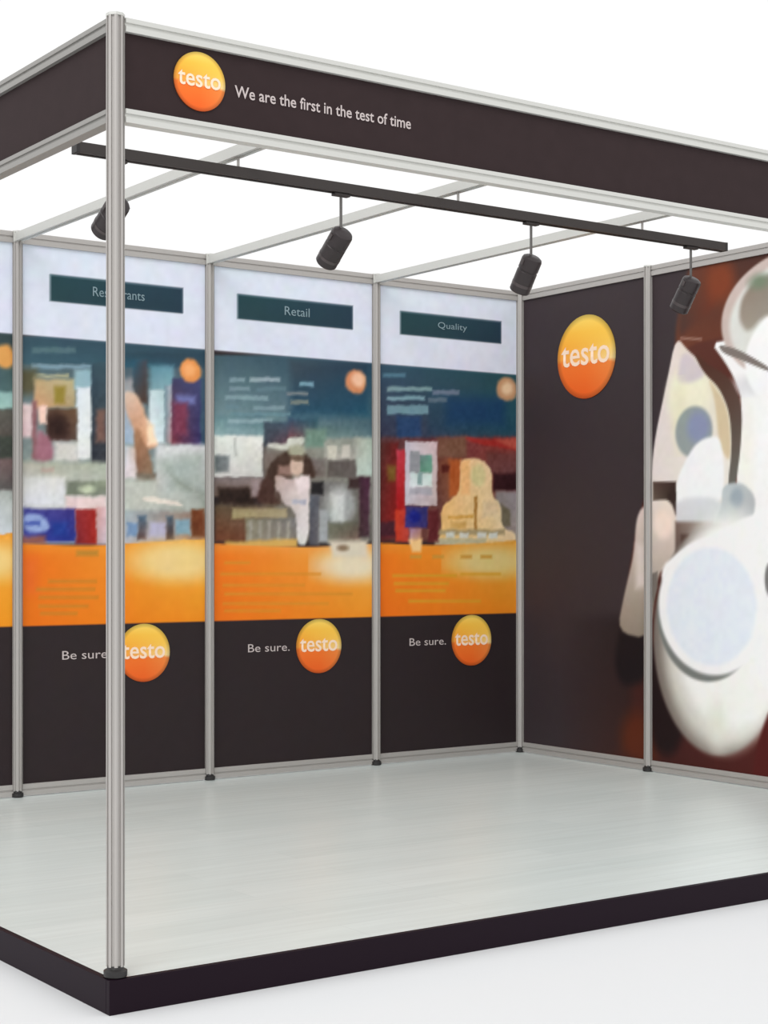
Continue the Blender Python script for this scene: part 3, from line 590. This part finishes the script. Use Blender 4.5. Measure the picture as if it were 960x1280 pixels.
# ------------------------------------------------------------------ ground and platform
bm = bmesh.new(); box(bm, -30, 34, -30, 34, -0.12, -0.09)
g = obj('floor', bm, 'studio'); g['kind'] = 'structure'

pf = thing('stage_platform', 'low raised platform with pale grey boards and dark plum edging under the stand', 'platform', (0, 0, -0.09))
bm = bmesh.new(); box(bm, -0.014, W + 0.05, -0.014, D + 0.05, 0.001, 0.089); obj('deck', bm, 'deck', pf)
e = 0.034
for (x0, x1, y0, y1) in ((-e, W + 0.06, -e, -0.014), (-e, -0.014, -0.014, D + 0.06)):
    bm = bmesh.new(); box(bm, x0, x1, y0, y1, 0.0, 0.0895, 0.002); obj('edge_board', bm, 'plinth', pf)

# ------------------------------------------------------------------ posts
def octagon_with_slots(r, slot=0.0045, depth=0.005):
    pts = []
    half = r * math.tan(math.pi / 8)
    for k in range(8):
        a = k * math.pi / 4
        n = Vector((math.cos(a), math.sin(a))); t = Vector((-n.y, n.x))
        for s, q in ((-half, 0), (-slot, 0), (-slot, depth), (slot, depth), (slot, 0)):
            p = n * (r - q) + t * s; pts.append((p.x, p.y))
    return pts
def make_post(label, loc, height, cat='post', group=None, r=0.0215, foot_r=0.027):
    t = thing('upright_post', label, cat, loc, 0, group)
    bm = bmesh.new(); prism(bm, octagon_with_slots(r), 0.028, height - 0.006); obj('shaft', bm, 'aluminium', t)
    bm = bmesh.new()
    lathe(bm, [(foot_r * .9, 0.0), (foot_r, 0.003), (foot_r, 0.017), (foot_r * .72, 0.022), (foot_r * .66, 0.030)], 24)
    obj('levelling_foot', bm, 'black', t, True)
    bm = bmesh.new(); prism(bm, [(1.02 * r / math.cos(math.pi / 8) * math.cos(a), 1.02 * r / math.cos(math.pi / 8) * math.sin(a)) for a in [math.pi / 8 + k * math.pi / 4 for k in range(8)]], height - 0.007, height)
    obj('end_cap', bm, 'aluminium_light', t)
    return t
make_post('tall octagonal aluminium corner post in the foreground, joining both fascias', (0, 0, 0), HF + 0.003, r=0.0225, foot_r=0.031)
back_posts = [
    (W - 3, 'slim aluminium wall post at the far left of the back wall'),
    (W - 2, 'aluminium wall post right of the poster with the food counter'),
    (W - 1, 'aluminium wall post between the kitchen poster and the cheese poster'),
    (W, 'aluminium corner post where back wall meets right wall'),
    (W - 4, 'aluminium post at the left end of the back wall'),
]
first = None
for x, lab in back_posts:
    loc = (x, D - (0.014 if x != W else 0.02), 0)
    if x == W: loc = (W - 0.014, D - 0.014, 0)
    if x == W - 4: loc = (0.0, D - 0.014, 0)
    if first is None: first = make_post(lab, loc, HW, group='wall posts')
    else: duplicate(first, loc, lab)
for y, lab in ((D - 1, 'aluminium post on the right wall splitting the dark mural panels'), (D - 2, 'second aluminium post along the right wall'), (0.0, 'aluminium post at the front end of the right wall')):
    duplicate(first, (W - (0.014 if y else 0), y, 0), lab)

# ------------------------------------------------------------------ wall panels
def frame_rails(t, u0, u1, bottom=True, rail_mat='aluminium'):
    """horizontal channel at the top and at the foot of a wall panel"""
    pr = [(-0.016, 0.0), (0.016, 0.0), (0.016, 0.050), (0.0135, 0.052), (-0.0135, 0.052), (-0.016, 0.050),
          (-0.016, 0.030), (-0.011, 0.029), (-0.011, 0.023), (-0.016, 0.022)]
    for nm, z in (('top_rail', HW - 0.054), ('bottom_rail', 0.004)):
        bm = bmesh.new()
        a = [bm.verts.new((u0, y, z + h)) for y, h in pr]; b = [bm.verts.new((u1, y, z + h)) for y, h in pr]
        bm.faces.new(a[::-1]); bm.faces.new(b)
        for i in range(len(pr)):
            bm.faces.new((a[i], a[(i + 1) % len(pr)], b[(i + 1) % len(pr)], b[i]))
        obj(nm, bm, rail_mat, t)

G = 0.02
BLACK = (42, 32, 34)
def back_panel(k, label, header, hw, lower):
    x0 = W - 4 + k
    t = thing('poster_wall_panel', label, 'wall panel', (x0, D, 0), 0, 'back wall poster panels')
    u0 = G if k else 0.0
    if k == 0: u0 = -(W - 4) + G
    u1 = 1 - G
    bm = bmesh.new(); box(bm, u0, u1, -0.004, 0.006, 0.056, HW - 0.054); obj('infill_board', bm, 'white_panel', t)
    frame_rails(t, u0, u1)
    art = [('P', [(-.2, 2.093), (1.2, 2.093), (1.2, 2.7), (-.2, 2.7)], HEAD, 0.004),
           ('P', [(.163, 2.258), (.857, 2.258), (.857, 2.381), (.163, 2.381)], [(30, 68, 74), (32, 58, 74), (34, 66, 72), (30, 54, 70)], 0.006)]
    art = art + POSTER_ART[k] + [('P', [(-.2, -.1), (1.2, -.1), (1.2, .772), (-.2, .772)], BLACK, 0.004)]
    # the header band is laid last so the picture never creeps over it
    art += [('P', [(-.2, 2.093), (1.2, 2.093), (1.2, 2.7), (-.2, 2.7)], [(218, 228, 240), (222, 228, 240), (226, 230, 244), (222, 226, 242)], 0.004), art[1]]
    printed_sheet('printed_poster', t, u0, u1, 0.056, HW - 0.054, art, BLACK, seed=k + 3, y=-0.0055, gain=BACK_GAIN, warp=0.008)
    lettering('header_lettering', header, 0.044, hw, (0.513, -0.008, 2.322), 'pale_ink', t)
    lettering('slogan_lettering', 'Be sure.', 0.040, 0.245, (0.345, -0.008, 0.632), 'white_ink', t)
    logo(t, 0.645, 0.63, 0.138, -0.0095)
    return t
HEAD = (224, 229, 242)
BACK_GAIN = 1.0; RIGHT_GAIN = 1.0
back_panel(1, 'poster panel of people at a food counter above a blue and a red box', 'Restaurants', .27, None)
back_panel(2, 'poster panel of a cook in white in a steel kitchen', 'Retail', .15, None)
back_panel(3, 'poster panel of a cheese wedge beside a white probe thermometer on red', 'Quality', .2, None)
back_panel(0, 'poster panel cut off by the left edge, left of the food counter poster', 'Catering', .2, None)

def side_panel(k, label, depth=1.0):
    """right wall bays, counted from the back corner; local x runs towards the open front"""
    t = thing('mural_wall_panel', label, 'wall panel', (W, D - k, 0), -math.pi / 2, 'right wall mural panels')
    u0, u1 = (G if k else 0.034), depth - G
    bm = bmesh.new(); box(bm, u0, u1, -0.004, 0.006, 0.056, HW - 0.054); obj('infill_board', bm, 'white_panel', t)
    frame_rails(t, u0, u1)
    printed_sheet('printed_mural', t, u0, u1, 0.056, HW - 0.054, MURAL_ART, (58, 48, 51) if k < 2 else (72, 24, 20), seed=20 + k, y=-0.0055, shift=float(k), gain=RIGHT_GAIN, noise=3)
    if k == 0: logo(t, 0.539, 2.144, 0.222, -0.0095)
    return t
side_panel(0, 'dark right wall panel with a large round orange emblem')
side_panel(1, 'mural panel with white vessels and bowl on dark brown, right of the orange emblem')
side_panel(2, 'mural panel nearest the front of the right wall', D - 2)

# ------------------------------------------------------------------ fascias over the open sides
def fascia(name_label, length, loc, rot, front):
    t = thing('fascia_board', name_label, 'fascia', loc, rot)
    u0, u1 = 0.022, length - 0.022
    bm = bmesh.new(); box(bm, u0, u1, -0.004, 0.004, 2.258, 2.466); obj('board', bm, 'fascia', t)
    pr = [(-0.017, 0.0), (0.017, 0.0), (0.017, 0.036), (-0.017, 0.036), (-0.017, 0.024), (-0.012, 0.023), (-0.012, 0.016), (-0.017, 0.015)]
    for nm, z in (('top_rail', 2.458), ('bottom_rail', 2.222)):
        bm = bmesh.new()
        a = [bm.verts.new((u0, y, z + h)) for y, h in pr]; b = [bm.verts.new((u1, y, z + h)) for y, h in pr]
        bm.faces.new(a[::-1]); bm.faces.new(b)
        for i in range(len(pr)): bm.faces.new((a[i], a[(i + 1) % len(pr)], b[(i + 1) % len(pr)], b[i]))
        obj(nm, bm, 'aluminium_light' if front else 'aluminium_shaded', t)
    if front:
        lettering('slogan_lettering', 'We are the first in the test of time', 0.033, 0.60, (0.657, -0.0065, 2.359), 'white_ink', t, bold=0.012)
        logo(t, 0.247, 2.366, 0.079, -0.0085)
    return t
fascia('dark front fascia with round orange emblem and a line of small white lettering', W, (0, 0, 0), 0, True)
fascia('plain dark side fascia running back from the left of the corner post', D - 0.04, (0, D - 0.04, 0), -math.pi / 2, False)

# ------------------------------------------------------------------ roof beams: level, with the front end dropped to the fascia rail
def beam_mesh():
    bm = bmesh.new(); w = 0.018; h = 0.019
    path = [(D - 0.02, 2.530), (0.42, 2.530), (0.36, 2.522), (0.019, 2.474)]
    sec = [(-w, -h), (-0.004, -h), (-0.004, -h + .004), (0.004, -h + .004), (0.004, -h), (w, -h), (w, h), (-w, h)]
    rings = [[bm.verts.new((sx, y, z + sz)) for sx, sz in sec] for y, z in path]
    n = len(sec)
    for a, b in zip(rings, rings[1:]):
        for i in range(n): bm.faces.new((a[i], a[(i + 1) % n], b[(i + 1) % n], b[i]))
    bm.faces.new(rings[0]); bm.faces.new(rings[-1][::-1])
    return bm
labels = ['aluminium roof beam nearest the corner post, meeting the leftmost wall post', 'aluminium roof beam meeting the post right of the food counter poster', 'aluminium roof beam meeting the post between kitchen and cheese posters']
proto = None
for i in range(3):
    if proto is None:
        proto = thing('roof_beam', labels[0], 'beam', (W - 3, 0, 0), 0, 'roof beams'); obj('profile', beam_mesh(), 'aluminium_light', proto)
        for y in (0.019, D - 0.02):
            bm = bmesh.new(); z = 2.474 if y < 1 else 2.53
            box(bm, -0.024, 0.024, y - (.0 if y < 1 else .008), y + (.008 if y < 1 else .0), z - 0.022, z + 0.02, 0.002); obj('end_bracket', bm, 'aluminium_light', proto)
    else: duplicate(proto, (W - 3 + i, 0, 0), labels[i])

# ------------------------------------------------------------------ lighting track and spotlights
TY = 1.17
tr = thing('lighting_track', 'long dark ceiling track carrying the spotlights under the roof beams', 'lighting track', (0.45, TY, 2.437))
bm = bmesh.new()
pr = [(-0.02, 0), (-0.007, 0), (-0.007, 0.012), (0.007, 0.012), (0.007, 0), (0.02, 0), (0.02, 0.036), (-0.02, 0.036)]
TL = 3.12
a = [bm.verts.new((0, y, h)) for y, h in pr]; b = [bm.verts.new((TL, y, h)) for y, h in pr]
bm.faces.new(a[::-1]); bm.faces.new(b)
for i in range(len(pr)): bm.faces.new((a[i], a[(i + 1) % len(pr)], b[(i + 1) % len(pr)], b[i]))
obj('rail', bm, 'track', tr)
for x in (-0.012, TL):
    bm = bmesh.new(); box(bm, x, x + 0.012, -0.021, 0.021, -0.001, 0.037, 0.002); obj('end_cap', bm, 'black', tr)
for x in (W - 3, W - 2, W - 1):
    bm = bmesh.new(); box(bm, x - 0.45 - .004, x - .45 + .004, -0.004, 0.004, 0.0358, 0.0740, 0.001); obj('hanger', bm, 'aluminium', tr)

def make_spot(label, x):
    t = thing('track_spotlight', label, 'spotlight', (x, TY, 2.437), 0, 'spotlights on the ceiling track')
    bm = bmesh.new(); box(bm, -0.035, 0.035, -0.013, 0.013, -0.012, 0.0, 0.003); obj('track_adapter', bm, 'track', t)
    bm = bmesh.new(); lathe(bm, [(0.0055, -0.148), (0.0055, -0.012)], 14); obj('stem', bm, 'stem', t, True)
    # the head hangs from the stem and leans down towards the back wall
    tilt = math.radians(SPOT_TILT)
    mat = Matrix.Translation((0, 0.0, -0.160)) @ Matrix.Rotation(tilt, 4, 'X') @ Matrix.Diagonal((1.17, 1.17, 1.08, 1))
    bm = bmesh.new()
    lathe(bm, [(0.024, 0.022), (0.033, 0.016), (0.036, 0.008), (0.036, -0.030), (0.034, -0.032), (0.034, -0.037), (0.036, -0.039), (0.036, -0.118), (0.033, -0.122), (0.030, -0.122), (0.029, -0.104)], 36)
    hd = obj('lamp_head', bm, 'lamp', t, True, mat)
    bm = bmesh.new(); lathe(bm, [(0.0285, -0.112), (0.0285, -0.1045)], 32); obj('lens', bm, 'lens', hd, True)
    for s in (-1, 1):
        bm = bmesh.new(); box(bm, s * 0.036 - 0.003, s * 0.036 + 0.003, -0.006, 0.006, -0.014, 0.006, 0.001); obj('pivot', bm, 'lamp_ring', hd)
    bm = bmesh.new(); lathe(bm, [(0.0368, -0.085), (0.0368, -0.096)], 36); obj('trim_ring', bm, 'lamp_ring', hd, True)
    return t
SPOT_TILT = 50
s0 = make_spot('charcoal spotlight partly hidden behind the foreground corner post', 0.597)
for x, lab in ((1.52, 'charcoal spotlight hanging in front of the kitchen poster header'), (2.452, 'charcoal spotlight hanging over the back right corner'), (3.37, 'charcoal spotlight against the dark mural at the right end of the track')):
    dd = duplicate(s0, (x, TY, 2.437), lab)
    if x > 2:
        for ch in dd.children:
            if ch.name.startswith('lamp_head'): ch.matrix_local = Matrix.Translation((0, 0.0, -0.160)) @ Matrix.Rotation(math.radians(34), 4, 'X') @ Matrix.Diagonal((1.17, 1.17, 1.08, 1))
for ch in s0.children:
    if ch.name.startswith('lamp_head'): ch.matrix_local = Matrix.Translation((0, 0.0, -0.160)) @ Matrix.Rotation(math.radians(60), 4, 'X') @ Matrix.Diagonal((1.17, 1.17, 1.08, 1))

# ------------------------------------------------------------------ light, world, camera
w = bpy.data.worlds.new('studio'); bpy.context.scene.world = w; w.use_nodes = True
bg = w.node_tree.nodes['Background']; bg.inputs['Color'].default_value = (1, 1, 1, 1); bg.inputs['Strength'].default_value = 1.02

def area(name, loc, target, size, power, color=(1, 1, 1)):
    l = bpy.data.lights.new(name, 'AREA'); l.shape = 'DISK'; l.size = size; l.energy = power; l.color = color
    o = bpy.data.objects.new(name, l); COL.objects.link(o); o.location = loc
    o.rotation_euler = (Vector(target) - Vector(loc)).to_track_quat('-Z', 'Y').to_euler()
    return o
s = bpy.data.lights.new('soft_sun', 'SUN'); s.energy = 1.15; s.angle = math.radians(35); s.color = (1.0, 1.0, 1.0)
so = bpy.data.objects.new('soft_sun', s); COL.objects.link(so)
so.rotation_euler = (Vector((2.6, 2.1, -2.8))).to_track_quat('-Z', 'Y').to_euler(); so.location = (-2, -3, 6)

cam = bpy.data.cameras.new('camera'); co = bpy.data.objects.new('camera', cam); COL.objects.link(co)
co.location = (-1.949, -3.856, 1.099); co.rotation_euler = (math.pi / 2, 0, -0.606)
cam.sensor_width = 36; cam.sensor_fit = 'AUTO'; cam.lens = 36 * 2056.86 / 1280
cam.shift_x = (480 - 430.0) / 1280; cam.shift_y = (692.5 - 640) / 1280
cam.clip_start = 0.05; cam.clip_end = 200
bpy.context.scene.camera = co
sc = bpy.context.scene
sc.view_settings.view_transform = 'Standard'; sc.view_settings.look = 'None'; sc.view_settings.exposure = 0; sc.view_settings.gamma = 1
